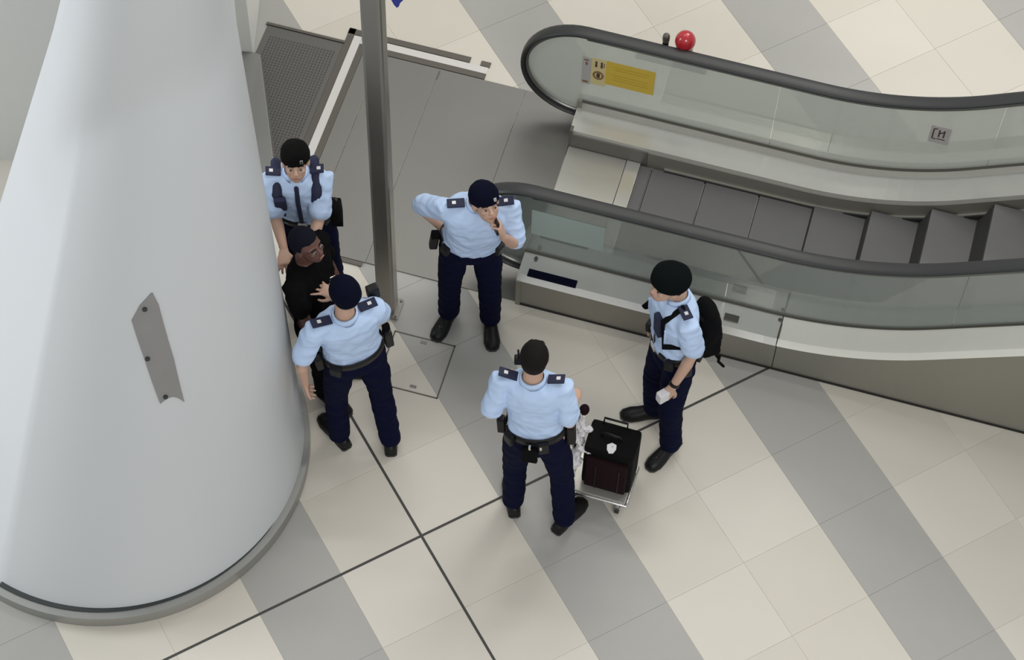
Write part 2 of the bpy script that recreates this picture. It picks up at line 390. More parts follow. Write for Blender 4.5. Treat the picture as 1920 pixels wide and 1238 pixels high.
# glass panels
def glass_panel(a, b, t, m, newel=False):
    outline = []
    top, bot = .915, .235
    if newel:
        cz = (.915+.155)/2; rr = (.915-.155)/2
        arc = [(.0-rr*math.sin(x), cz+rr*math.cos(x)) for x in [PI*k/20 for k in range(21)]]     # from top round to bottom
        pts = [(s, top+g(s)) for s in reversed(srange(0.0, b))]+arc[1:]+[(s, (.155 if s < .02 else bot)+g(s)) for s in srange(.03, b)]
    else:
        pts = [(s, top+g(s)) for s in reversed(srange(a, b))]+[(s, bot+g(s)) for s in srange(a, b)]
    n = len(pts); vs = [(s, t-.005, z) for s, z in pts]+[(s, t+.005, z) for s, z in pts]
    fs = [tuple(range(n)), tuple(range(2*n-1, n-1, -1))]+[(i, (i+1) % n, (i+1) % n+n, i+n) for i in range(n)]
    me = bpy.data.meshes.new('glass_panel'); me.from_pydata(vs, [], fs)
    bm = bmesh.new(); bm.from_mesh(me); bmesh.ops.triangulate(bm, faces=[f for f in bm.faces if len(f.verts) > 4]); bmesh.ops.recalc_face_normals(bm, faces=bm.faces); bm.to_mesh(me); bm.free()
    me.materials.append(m); o = bpy.data.objects.new('glass_panel', me); COL.objects.link(o); o.parent = esc
    return o
TN, TF = .21, 1.47
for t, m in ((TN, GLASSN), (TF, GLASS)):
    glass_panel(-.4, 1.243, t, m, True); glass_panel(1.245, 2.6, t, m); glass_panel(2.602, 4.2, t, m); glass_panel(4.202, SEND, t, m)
    # handrail
    cz = (.95+.13)/2; rr = (.95-.13)/2
    path = [(s, .95+g(s)) for s in reversed(srange(0.0, SEND, .06))]+[(-rr*math.sin(x), cz+rr*math.cos(x)) for x in [PI*k/24 for k in range(1, 25)]]+[(.02, .13)]
    def sweep(path, prof, name, mm):
        rings = []
        for k, (s, z) in enumerate(path):
            a = path[max(0, k-1)]; b = path[min(len(path)-1, k+1)]; dx, dz = b[0]-a[0], b[1]-a[1]; L = math.hypot(dx, dz); nx, nz = dz/L, -dx/L  # outward normal
            rings.append([(s+nx*v, t+u, z+nz*v) for u, v in prof])
        return MB().loft(rings).build(name, mm, esc, True)
    prof = [(.047*math.cos(a)*(1 if abs(math.cos(a)) < .9 else 1), .017*math.sin(a)) for a in [2*PI*i/16 for i in range(16)]]
    prof = [(u, v if v > 0 else v*.9) for u, v in prof]
    sweep(path, prof, 'handrail', RUBBER)
    sweep(path, [(-.024, -.034), (.024, -.034), (.024, -.014), (-.024, -.014)], 'handrail_guide', GUIDE)
    sweep([(s, z) for s, z in path if s > -.02 and z > .8], [(-.014, -.06), (.014, -.06), (.014, -.03), (-.014, -.03)], 'guide_edge', GUIDE)
    zz = .262 if t == TF else .312
    rings = [[(s, t-.014, zz+g(s)-.02), (s, t+.018, zz+g(s)-.02), (s, t+.018, zz+g(s)), (s, t-.018, zz+g(s))] for s in srange(-.03, SEND)]
    MB().loft(rings).build('glass_gasket', STRIP, esc)
# stickers
def sticker(s0, s1, z0, z1, t, m, parent, name='sticker', th=.002):
    return MB().box(((s0+s1)/2, t, (z0+z1)/2), (s1-s0, th, z1-z0)).build(name, m, parent)
a = sticker(.135, .455, .49, .725, TF-.0075, YEL, esc, 'warning_sticker'); a['label'] = 'yellow warning sticker with pictograms'
sticker(.04, .135, .46, .725, TF-.0075, YELW, a, 'pictogram_panel')
sticker(-.02, .034, .445, .715, TF-.0075, STG, a, 'grey_panel')
def pict(cx, cz, kind):
    y = TF-.0095
    if kind == 'people':
        mb = MB()
        for dx in (-.018, .018):
            mb.ell((cx+dx, y, cz+.026), (.008, .001, .009), None, 8, 6); mb.box((cx+dx, y, cz-.004), (.013, .0012, .04))
        mb.build('pictogram', INK, a)
    else:
        mb = MB()
        for k in range(16):
            x = 2*PI*k/16; mb.box((cx+.030*math.cos(x), y, cz+.036*math.sin(x)), (.013, .0012, .013))
        mb.build('pictogram', INKR, a); MB().box((cx, y, cz), (.022, .0012, .045)).build('pictogram', INK, a)
pict(.088, .665, 'people'); pict(.088, .56, 'ring')
for q_, d_ in (((.005, TF-.0095, .69), (.03, .001, .012)), ((.007, TF-.0095, .655), (.012, .001, .03)), ((.006, TF-.0095, .47), (.035, .001, .018))): MB().box(q_, d_).build('print', INKR, a)
mb = MB().box((.122, TF-.0095, .672), (.006, .001, .045)).build('print', INKR, a)
mb = MB()
for k, zz in enumerate((.68, .655, .60, .575, .55)): mb.box((.30, TF-.0092, zz), (.24-.03*(k % 2), .0008, .005))
mb.build('small_print', mat('sticker_ochre', (.48, .32, .03), .5), a)['kind'] = 'stuff'
b = sticker(-.0, .46, .51, .765, TN-.0075, BACKG, esc, 'sticker_back'); b['label'] = 'pale green back of a sticker'
c = sticker(2.205, 2.33, .70+.0, .865, TF-.0075, STG, esc, 'small_label'); c['label'] = 'small grey label with dark marks'
mb = MB()
mb.box((2.225, TF-.009, .79), (.008, .001, .10)); mb.box((2.238, TF-.009, .84), (.02, .001, .008)); mb.box((2.238, TF-.009, .74), (.02, .001, .008))
for dx in (2.262, 2.292): mb.box((dx, TF-.009, .80), (.009, .001, .07))
mb.box((2.277, TF-.009, .81), (.03, .001, .01), Matrix.Rotation(R(-35), 3, 'Y')); mb.box((2.28, TF-.009, .745), (.05, .001, .008)); mb.build('print', INK, c)

# red dome and stub behind the far handrail
fx = eempty('call_point', 'glossy red dome and a black stub on a grey bracket behind the far handrail', 'call point')
MB().box((.54, TF+.035, .83), (.46, .05, .07)).build('bracket', GREYM, fx, bevel=.006)
MB().box((.60, TF+.10, .87), (.10, .09, .10)).build('dome_base', GREYM, fx, bevel=.008)
MB().ell((.60, TF+.10, .97), (.066, .066, .075)).build('red_dome', RED, fx, True)
MB().tube([(.48, TF+.09, .80), (.48, TF+.09, .95)], .02, 12).build('black_stub', BLK, fx, True)
MB().tube([(.48, TF+.09, .95), (.48, TF+.09, .985)], .023, 12).build('stub_cap', STRIP, fx, True)

# ------------------------------------------------------------------ pole, sign, hatch
pl = empty('steel_pole', (-.287, 1.586, 0), 'tall square-edged grey steel pole standing on the landing plate', 'pole', R(-14))
MB().box((0, 0, 3.0), (.115, .10, 6.0)).build('shaft', POLE, pl, bevel=.018)
MB().box((0, 0, .014), (.17, .15, .012)).build('base_plate', STEEL_M, pl, bevel=.003)
for x in (-.07, .07):
    for y in (-.06, .06): MB().tube([(x, y, .01), (x, y, .026)], .008, 6, False).build('bolt', STRIP, pl)
sg = empty('hanging_sign', (-.205, 1.56, 3.02), 'blue sign corner showing beside the pole at the top edge', 'sign', R(-14))
mb = MB(); mb.loft([[(.0, y, .09), (.015, y, .07), (.035, y, .02), (.05, y, .0), (.062, y, .015), (.065, y, .04), (.085, y, .07), (.09, y, .75), (.0, y, .75)] for y in (-.012, .012)])
mb.build('sign_board', BLUE, sg)
MB().box((-.0, 0, .5), (.02, .02, .03)).build('bracket', STRIP, sg)
ht = empty('access_hatch', (-.088, 1.184, 0), 'square floor access hatch outlined by a thin dark frame beside the pole', 'hatch', R(-13.8))
for cx, cy2, dx, dy in ((0, .194, .396, .008), (0, -.194, .396, .008), (.194, 0, .008, .396), (-.194, 0, .008, .396)):
    MB().box((cx, cy2, .001), (dx, dy, .004)).build('hatch_frame', STRIP, ht)
for cx, cy2 in ((.0, .165), (.03, -.155)):
    MB().box((cx, cy2, .0015), (.04, .018, .004)).build('lift_slot', GREYM, ht)
# ------------------------------------------------------------------ people
def remesh(mb, name, m, parent, vox=.007, smooth=2, disp=None, fn=None):
    me = bpy.data.meshes.new('t'); me.from_pydata(mb.v, [], mb.f)
    bm = bmesh.new(); bm.from_mesh(me); bmesh.ops.recalc_face_normals(bm, faces=bm.faces); bm.to_mesh(me); bm.free()
    o = bpy.data.objects.new('t', me); COL.objects.link(o)
    md = o.modifiers.new('r', 'REMESH'); md.mode = 'VOXEL'; md.voxel_size = vox
    if smooth: ms = o.modifiers.new('s', 'SMOOTH'); ms.iterations = smooth; ms.factor = .6
    dg = bpy.context.evaluated_depsgraph_get(); nm = bpy.data.meshes.new_from_object(o.evaluated_get(dg))
    bpy.data.objects.remove(o)
    if disp or fn:
        ns = [v.normal.copy() for v in nm.vertices]
        for v, n in zip(nm.vertices, ns):
            if disp:
                a, fr = disp; p = v.co; q = Vector((p.x*fr, p.y*fr, p.z*fr*1.6))
                w_ = noise.noise(q)+.5*noise.noise(q*2.1); r_ = 1-abs(noise.noise(q*1.3+Vector((9, 3, 1))))*2.2
                v.co = p+n*a*(w_+.6*max(r_, 0)-.25)
            if fn: v.co = fn(v.co)
    nm.name = name; nm.materials.clear(); nm.materials.append(m)
    nm.polygons.foreach_set('use_smooth', [True]*len(nm.polygons))
    ob = bpy.data.objects.new(name, nm); COL.objects.link(ob); ob.parent = parent; return ob

def frame(fwd, pitch=0., roll=0.):      # columns right, fwd, up
    f = Vector(fwd).normalized(); up = Vector((0, 0, 1)); r = f.cross(up).normalized(); u = r.cross(f)
    M_ = Matrix((r, f, u)).transposed()
    return M_ @ Matrix.Rotation(-pitch, 3, 'X') @ Matrix.Rotation(roll, 3, 'Y')

def hand_geo(mb, wrist, fdir, pn, side, curl=.5, spread=.18, sc=1.):
    # wrist point, direction of fingers, palm normal (the way the palm faces), side = +1 if thumb is on (fdir x pn)
    d = Vector(fdir).normalized(); n = Vector(pn); n = (n-d*n.dot(d)).normalized(); x = d.cross(n)*side
    wp = Vector(wrist)
    def P(a, b, c): return wp+(x*a+d*b+n*c)*sc
    rings = []
    for b, wd, th in ((-.01, .026, .02), (.02, .032, .018), (.05, .041, .016), (.085, .040, .014), (.098, .034, .011)):
        rings.append([P(wd*math.cos(t), b, th*math.sin(t)) for t in [2*PI*i/12 for i in range(12)]])
    mb.loft(rings)
    for k, (a, L) in enumerate(((.029, .066), (.0095, .074), (-.010, .069), (-.028, .054))):
        ang = spread*(1.5-k)*.66; p = P(a, .082, 0); pts = [P(a*.7, .05, 0), p]; cu = 0
        for seg, fr in enumerate((.45, .31, .24)):
            cu += curl*(.7+.3*seg); dd = (d*math.cos(cu)+n*math.sin(cu)+x*math.tan(ang)*math.cos(cu)*1.0).normalized()
            p = p+dd*L*fr*sc; pts.append(p)
        mb.tube(pts, [.0085*sc, .009*sc, .0083*sc, .0076*sc, .0066*sc], 8)
    p0 = P(.02, .018, .004); p1 = P(.048, .042, .012); p2 = P(.060, .066, .020); p3 = P(.060, .088, .026)
    mb.tube([p0, p1, p2, p3], [.013*sc, .0115*sc, .0098*sc, .008*sc], 8)

def person(label, J, skin=SKIN, shirt=SHIRT, hat='beret', hatm=NAVYD, officer=True, hairm=HAIR, trous=NAVY, longsleeve=False, glove=None):
    base = Vector(J['base']); inv = lambda p: Vector(p)-base
    root = empty('person', tuple(base), label, 'person')
    fwd = Vector((*J['heading'], 0)).normalized(); rt = fwd.cross(Vector((0, 0, 1))).normalized(); up = Vector((0, 0, 1))
    pel = inv(J['pelvis']); nb = inv(J['neck']); hc = inv(J['head'])
    HF = frame((*J['look'], 0), J.get('pitch', 0), J.get('roll', 0))
    sh = {s: nb+rt*(.178*s)*J.get('shw', 1)-up*.055 for s in (-1, 1)}
    for s in (-1, 1):
        if ('shoff', s) in J: sh[s] += Vector(J[('shoff', s)])
    el = {-1: inv(J['elL']), 1: inv(J['elR'])}; wr = {-1: inv(J['wrL']), 1: inv(J['wrR'])}
    hip = {s: pel+rt*(.092*s)-up*.03 for s in (-1, 1)}
    ank = {-1: inv((*J['ftL'], .085)), 1: inv((*J['ftR'], .085))}
    toed = {-1: Vector((*J['tdL'], 0)).normalized(), 1: Vector((*J['tdR'], 0)).normalized()}
    kn = {}
    for s in (-1, 1):
        f_ = (fwd*.5+toed[s]*.5); kn[s] = hip[s].lerp(ank[s], .52)+f_*J.get('knee', .03)+rt*s*.008
    spine = nb-pel
    def torso(mb, infl, z0=0., z1=1., segs=((-.02, .155, .105), (.12, .150, .100), (.30, .140, .098), (.5, .150, .106), (.7, .168, .112), (.84, .172, .104), (.93, .135, .082), (1.0, .075, .062))):
        rings = []
        wv = spine.normalized(); fr = (fwd-wv*fwd.dot(wv)).normalized(); rr = fr.cross(wv)
        sg = [q for q in segs if z0-1e-6 <= q[0] <= z1+1e-6]
        for u, a, b in sg:
            belly = .012*math.sin(PI*min(max(u, 0), 1))*J.get('belly', 1)
            c = pel+spine*u+fr*(belly+.0)
            a_ = (a+infl)*J.get('wide', 1); b_ = (b+infl)*J.get('deep', 1)
            rings.append([c+rr*(a_*math.copysign(abs(math.cos(t))**.85, math.cos(t)))+fr*(b_*math.copysign(abs(math.sin(t))**.85, math.sin(t))) for t in [2*PI*i/24 for i in range(24)]])
        mb.loft(rings); return fr, rr, wv
    # ---- body: one continuous surface
    mb = MB(); fr, rr, wv = torso(mb, -.014)
    mb.tube([nb-up*.03, nb+up*.03, hc-HF @ Vector((0, .022, .045))], [.062, .055, .054], 16)
    for s in (-1, 1):
        mb.tube([sh[s]-rt*s*.06, sh[s], sh[s].lerp(el[s], .5), el[s], el[s].lerp(wr[s], .3), wr[s]], [.05, .05, .043, .036, .036, .024], 14)
        hd = J.get('hdL' if s < 0 else 'hdR') or (wr[s]-el[s]); pn = J.get('pnL' if s < 0 else 'pnR') or (-rt*s)
        hm = mb
        hand_geo(hm, wr[s]+Vector(hd).normalized()*.01, hd, pn, J.get('tsL' if s < 0 else 'tsR', 1), J.get('cuL' if s < 0 else 'cuR', .45), J.get('spL' if s < 0 else 'spR', .18))
        mb.tube([hip[s]+up*.04, hip[s]-up*.06, hip[s].lerp(kn[s], .5), kn[s], kn[s].lerp(ank[s], .35), ank[s]], [.075, .078, .066, .050, .048, .032], 14)
        mb.tube([ank[s], ank[s]-up*.045+toed[s]*.02, ank[s]-up*.055+toed[s]*.12], [.032, .032, .026], 10)
    def H(x, y, z): return hc+HF @ Vector((x, y, z))
    mb.ell(H(0, -.012, .028), (.073, .090, .086), HF); mb.ell(H(0, .026, -.035), (.056, .062, .072), HF)
    mb.ell(H(0, .040, -.082), (.030, .034, .026), HF); mb.ell(H(0, .052, .018), (.056, .032, .020), HF)
    mb.tube([H(0, .078, .012), H(0, .096, -.022)], [.008, .013], 8); mb.ell(H(0, .092, -.026), (.017, .014, .010), HF)
    for s in (-1, 1):
        mb.ell(H(s*.072, -.006, -.008), (.009, .018, .030), HF @ Matrix.Rotation(R(12*s), 3, 'Z')); mb.ell(H(s*.034, .062, -.018), (.020, .018, .018), HF)
    mb.ell(H(0, .082, -.052), (.022, .010, .009), HF)
    remesh(mb, 'body', skin, root, .0055, 2)
    for s in (-1, 1):
        e = MB().ell(H(s*.029, .079, .003), (.012, .008, .0045), HF, 12, 8).build('eye', EYEW, root, True)
        MB().ell(H(s*.029, .0865, .003), (.0055, .003, .0055), HF, 10, 6).build('iris', BLK, e, True)
        MB().tube([H(s*.014, .081, .021), H(s*.030, .080, .025), H(s*.043, .071, .020)], .0035, 6).build('eyebrow', hairm, root, True)
    MB().ell(H(0, .091, -.053), (.020, .004, .006), HF, 12, 6).build('mouth', LIP, root, True)
    # ---- hair
    mb = MB(); mb.ell(H(0, -.018, .034), (.079, .093, .090), HF, 28, 18); mb.ell(H(0, -.040, -.005), (.069, .066, .072), HF, 24, 14)
    def cut(p):
        q = HF.transposed() @ (p-hc)
        lim = -.068 if q.y < -.03 else (-.068+(q.y+.03)*1.9)
        if q.y > .035: lim = .058
        if q.z < lim: q = Vector((q.x*.86, q.y*.86, lim)) ; return hc+HF @ q
        return p
    remesh(mb, 'hair', hairm, root, .006, 1, fn=cut)
    # ---- shirt
    mb = MB()
    torso(mb, .006, .12 if officer else -.02, 1.0, ((.05, .158, .112), (.12, .160, .114), (.22, .153, .110), (.30, .148, .107), (.5, .155, .112), (.7, .172, .116), (.84, .176, .108), (.93, .142, .088), (.985, .078, .062)) if officer else ((-.1, .165, .12), (.05, .162, .116), (.30, .15, .108), (.5, .156, .112), (.7, .172, .116), (.84, .176, .108), (.93, .142, .088), (.985, .078, .062)))
    for s in (-1, 1):
        if longsleeve: mb.tube([sh[s]-rt*s*.06, sh[s], el[s], wr[s].lerp(el[s], .1)], [.062, .066, .055, .042], 16, True)
        else:
            e2 = sh[s].lerp(el[s], .80); mb.tube([sh[s]-rt*s*.07, sh[s], e2], [.060, .067, .066], 18, True)
    sh_o = remesh(mb, 'shirt', shirt, root, .007, 3, disp=(.0085, 9))
    if officer:
        mb = MB()
        rings = []
        n_ = 18
        for k in range(n_+1):
            a = R(115)+R(310)*k/n_
            c = nb+up*.012; dr = rr*math.cos(a)+fr*math.sin(a)
            rings.append([c+dr*.066-up*.012, c+dr*.079-up*.03, c+dr*.074+up*.0, c+dr*.062+up*.014])
        mb.loft(rings); mb.build('collar', shirt, sh_o, True)
        mb = MB().box(pel+wv*spine.length*.62+fr*.128, (.012, .004, .3), Matrix((rr, fr, wv)).transposed())
    # ---- trousers
    mb = MB()
    wv_ = up; rings = []
    for dz, a, b in ((.085, .158, .112), (.04, .166, .118), (-.02, .176, .126), (-.07, .172, .122), (-.11, .13, .10)):
        c = pel+spine.normalized()*dz if dz > 0 else pel+up*dz
        rings.append([c+rt*a*J.get('wide', 1)*math.cos(t)+fwd*b*math.sin(t) for t in [2*PI*i/22 for i in range(22)]])
    mb.loft(rings)
    for s in (-1, 1):
        a = ank[s]-up*.02
        mb.tube([hip[s], hip[s]-up*.07, hip[s].lerp(kn[s], .5), kn[s], kn[s].lerp(a, .5), a+up*.02, a], [.09, .095, .086, .071, .068, .066, .064], 18, False)
    remesh(mb, 'trousers', trous, root, .0075, 2, disp=(.006, 8))
    # ---- shoes
    for s in (-1, 1):
        t = toed[s]; x = t.cross(up); a = Vector((ank[s].x, ank[s].y, 0))-Vector((0, 0, base.z)); mb = MB()
        for y, wd, hh in ((-.055, .034, .055),): pass
        rings = []
        for y, wd, hh in ((-.085, .018, .045), (-.075, .033, .075), (-.03, .039, .095), (.03, .040, .085), (.09, .046, .062), (.14, .048, .052), (.18, .038, .044), (.198, .018, .030)):
            rings.append([a+t*y+x*wd*cx_+up*hz for cx_, hz in ((-1, .003), (-1.02, hh*.45), (-.72, hh*.85), (0, hh), (.72, hh*.85), (1.02, hh*.45), (1, .003))])
        mb.loft(rings)
        so = mb.build('shoe', BLK, root, True)
        rings = [[a+t*y+x*wd*1.06*cx_+up*hz for cx_, hz in ((-1, .0), (-1, .016), (1, .016), (1, .0))] for y, wd in ((-.09, .02), (-.08, .034), (-.03, .038), (.03, .037), (.09, .046), (.14, .049), (.185, .038), (.204, .018))]
        MB().loft(rings).build('sole', STEPD, so)
    # ---- hat
    if hat:
        mb = MB(); hx, hy, hz, ox = (.086, .101, .082, .0) if hat == 'beret' else (.104, .122, .078, .008)
        mb.ell(H(ox, -.014 if hat == 'beret' else -.006, .050 if hat == 'beret' else .056), (hx, hy, hz), HF @ Matrix.Rotation(R(-6), 3, 'Y'), 32, 16)
        mb.tube([H(.078*math.cos(k*PI/12), -.012+.093*math.sin(k*PI/12), .032) for k in range(25)], .010, 8)
        mb.ell(H(0, -.012, .05), (.081, .096, .05), HF)
        hb = remesh(mb, 'beret', hatm, root, .006, 2, disp=(.003, 14))
        MB().box(H(-.035, .086, .056), (.018, .006, .024), HF).build('cap_badge', SILVER, hb, bevel=.002)
    if not officer: return root, dict(H=H, pel=pel, nb=nb, sh=sh, fr=fr, rr=rr, wv=wv, fwd=fwd, rt=rt, wr=wr, el=el, HF=HF)
    # ---- belt and kit
    rings = []
    L = spine.length
    for k in range(37):
        a = 2*PI*k/36; c = pel+wv*(.075)
        dr = rr*math.cos(a)*.170*J.get('wide', 1)+fr*math.sin(a)*.124
        rings.append([c+dr-wv*.030, c+dr*1.04-wv*.030, c+dr*1.035+wv*.028, c+dr+wv*.028])
    MB().loft(rings).build('duty_belt', BLK, root, True)
    TF_ = Matrix((rr, fr, wv)).transposed()
    def B(ang, dz, out, size, name, m, bev=.008, parent=root):
        a = R(ang); dr = rr*math.cos(a)*.170*J.get('wide', 1)+fr*math.sin(a)*.124
        c = pel+wv*(.075+dz)+dr+dr.normalized()*out; ry = Matrix.Rotation(a-PI/2, 3, 'Z')
        return MB().box(c, size, TF_ @ ry).build(name, m, parent, bevel=bev)
    B(0, -.055, .032, (.055, .05, .16), 'holster', BLK, .012); B(6, .035, .036, (.028, .045, .07), 'pistol_grip', BLKF, .008)
    B(180, -.02, .028, (.05, .045, .12), 'radio_pouch', BLK, .01); B(40, -.01, .022, (.06, .035, .075), 'pouch', BLK, .01)
    B(140, -.01, .022, (.06, .035, .075), 'pouch', BLK, .01); B(-135, -.01, .022, (.065, .035, .08), 'pouch', BLK, .01)
    B(90, 0, .006, (.055, .012, .045), 'belt_buckle', SILVER, .003)
    if J.get('cuffs'):
        b_ = B(-72, -.02, .022, (.06, .03, .085), 'cuff_pouch', BLK, .008)
        for dx in (-8, 6): B(-84+dx*1.2, -.005, .03, (.013, .02, .03), 'metal_clip', SILVER, .003, b_)
        B(-95, -.08, .03, (.09, .03, .12), 'hanging_pouch', BLKF, .012)
    # epaulettes
    for s in (-1, 1):
        p0 = nb+rr*s*.085-wv*.002; p1 = sh[s]+rr*s*.012+wv*.072; c = (p0+p1)/2+wv*.006+fr*.0
        xd = (p1-p0).normalized(); yd = fr; zd = xd.cross(yd).normalized()
        Mx = Matrix((xd, yd, zd)).transposed()
        e = MB().box(c, ((p1-p0).length*1.05, .058, .012), Mx).build('epaulette', EPAU, sh_o, bevel=.004)
        MB().box(c+zd*s*0+wv*.0085+xd*.012, (.022, .020, .004), Mx).build('rank_mark', WHITE, e)
    # breast pockets, tie line
    for s in (-1, 1):
        c = pel+wv*L*.66+rr*s*.08+fr*(.112*J.get('deep', 1))
        MB().box(c, (.085, .016, .10), TF_).build('breast_pocket', shirt, sh_o, bevel=.004)
    return root, dict(H=H, pel=pel, nb=nb, sh=sh, fr=fr, rr=rr, wv=wv, fwd=fwd, rt=rt, wr=wr, el=el, HF=HF, TF=TF_, shirt=sh_o, L=L)

# officer on the phone, hand on hip, facing the camera
p3, k3 = person('police officer in navy beret holding a phone to his face, hand on hip', dict(
    base=(.21, 1.52, 0), heading=(.12, -1), look=(.45, -1), pitch=-.45, roll=0, pelvis=(.23, 1.50, .93), neck=(.28, 1.46, 1.39), head=(.32, 1.375, 1.515), belly=2.2, wide=1.08, deep=1.12,
    elL=(.50, 1.35, 1.13), wrL=(.43, 1.27, 1.33), hdL=(-.25, .15, .9), pnL=(-1, .1, .1), cuL=.75, tsL=-1,
    elR=(-.085, 1.59, 1.17), wrR=(.045, 1.535, 1.03), hdR=(.6, -.25, -.5), pnR=(.3, -.2, -.9), cuR=.35,
    ftL=(.36, 1.50), ftR=(.10, 1.54), tdL=(.12, -1), tdR=(-.45, -1)))
MB().box(k3['wr'][-1]+Vector((-.045, .02, .085)), (.016, .06, .12), Matrix.Rotation(R(25), 3, 'Z')).build('phone', BLK, p3, bevel=.004)
MB().box(k3['pel']+k3['wv']*.32+k3['fr']*.14-k3['rr']*.07, (.05, .006, .012), k3['TF'] @ Matrix.Rotation(R(-15), 3, 'Y')).build('name_tag', EPAU, k3['shirt'])

# officer seen from behind in the middle, bare headed
p4, k4 = person('bare-headed police officer with short black hair seen from behind beside the luggage trolley', dict(
    base=(.66, .19, 0), heading=(.10, 1), look=(.12, 1), pitch=-.15, pelvis=(.655, .20, .985), neck=(.62, .25, 1.50), head=(.625, .30, 1.655), shw=.93, wide=.98,
    elL=(.395, .17, 1.23), wrL=(.45, .40, 1.13), elR=(.835, .15, 1.20), wrR=(.86, .36, 1.04), hdR=(.1, 1, -.1), pnR=(-.2, 0, -1), cuR=.9,
    ftL=(.545, .24), ftR=(.85, .13), tdL=(-.15, 1), tdR=(.62, .8), cuffs=True), hat=None)
MB().box(k4['sh'][-1]+Vector((.085, .07, .10)), (.05, .04, .06)).build('shoulder_radio', BLK, p4, bevel=.01)
MB().tube([k4['sh'][-1]+Vector((.085, .07, .13)), k4['sh'][-1]+Vector((.08, .07, .20))], .006, 6).build('radio_aerial', BLK, p4)

# officer seen from behind at the column
p2, k2 = person('police officer in navy beret seen from behind, reaching towards the man by the column', dict(
    base=(-.39, .70, 0), heading=(-.38, .80), look=(-.5, .8), pitch=-.35, pelvis=(-.40, .69, .95), neck=(-.43, .66, 1.42), head=(-.44, .72, 1.56), wide=1.06,
    elL=(-.68, .50, 1.16), wrL=(-.665, .50, .92), hdL=(.05, .1, -1), pnL=(1, 0, 0), elR=(-.25, .83, 1.16), wrR=(-.49, .90, 1.22), hdR=(-1, .25, .35), pnR=(-.3, .2, -1), cuR=.12, spR=.42,
    ftL=(-.52, .64), ftR=(-.21, .62), tdL=(-.65, .8), tdR=(-.1, 1)))
MB().box(k2['sh'][1]+Vector((-.02, .10, .02)), (.07, .05, .10), k2['TF']).build('shoulder_radio', BLK, p2, bevel=.01)

# officer striding on the right with a backpack
p5, k5 = person('police officer in dark beret with a black backpack, standing beside the escalator', dict(
    base=(1.43, .80, 0), heading=(-.93, -.36), look=(-.88, -.48), pitch=-.25, pelvis=(1.43, .80, .97), neck=(1.405, .83, 1.48), head=(1.345, .80, 1.625), shw=.95,
    elL=(1.525, .64, 1.18), wrL=(1.425, .56, .93), hdL=(-.45, -.2, -.9), pnL=(.2, 1, 0), cuL=.6, elR=(1.38, 1.03, 1.20), wrR=(1.34, .97, 1.0), hdR=(-.1, -.3, -1),
    ftL=(1.48, .66), ftR=(1.38, .90), tdL=(-.65, -.75), tdR=(-1, -.12)), hat='wide', hatm=mat('beret_black_green', (.003, .005, .005), .95, spec=.08))
kk = k5; c = kk['pel']+kk['wv']*.17-kk['fr']*.18-kk['rr']*.03
bk = MB(); bk.ell(c+kk['wv']*.03, (.125, .075, .19), kk['TF']); bk.box(c-kk['wv']*.07, (.21, .11, .21), kk['TF']); bk.ell(c-kk['wv']*.07-kk['fr']*.04, (.085, .05, .10), kk['TF'])
bag = remesh(bk, 'backpack', BLKF, p5, .009, 4, disp=(.006, 10))
for s in (-1, 1):
    P_ = [c+kk['wv']*.18+kk['rr']*s*.07+kk['fr']*.06, kk['nb']+kk['rr']*s*.10+kk['wv']*.015, kk['nb']+kk['rr']*s*.10+kk['fr']*(.12 if s < 0 else .085)-kk['wv']*.07, kk['pel']+kk['wv']*.27+kk['rr']*s*.145+kk['fr']*.135, kk['pel']+kk['wv']*.2+kk['rr']*s*.165-kk['fr']*.04]
    MB().tube(P_, .018, 8, True, (1, .35)).build('strap', BLKF, bag, True)
for k in range(4):
    a0 = c-kk['wv']*.2+kk['rr']*(-.10+.07*k)-kk['fr']*.05
    MB().tube([a0, a0-kk['wv']*.07+kk['rr']*.01, a0-kk['wv']*(.12+.02*(k % 2))-kk['fr']*.03], .009, 6).build('loose_strap', BLKF, bag, True)
rd = MB().box(kk['pel']+kk['wv']*.36-kk['rr']*.055+kk['fr']*.125, (.075, .04, .16), kk['TF']).build('chest_radio', EPAU, p5, bevel=.012)
MB().tube([kk['pel']+kk['wv']*.28-kk['rr']*.03+kk['fr']*.13, kk['pel']+kk['wv']*.18-kk['rr']*.01+kk['fr']*.13, kk['pel']+kk['wv']*.08+kk['fr']*.12], .005, 6).build('radio_cord', BLK, p5)
wl = kk['wr'][-1]; dv_ = (wl-kk['el'][-1]).normalized()
MB().tube([wl-dv_*.035, wl-dv_*.015], .031, 14, False).build('watch', BLK, p5)
MB().box(wl+dv_*.06+Vector((-.03, -.01, -.01)), (.07, .05, .085), Matrix.Rotation(R(35), 3, 'Z')).build('folded_paper', WHITE, p5, bevel=.012)

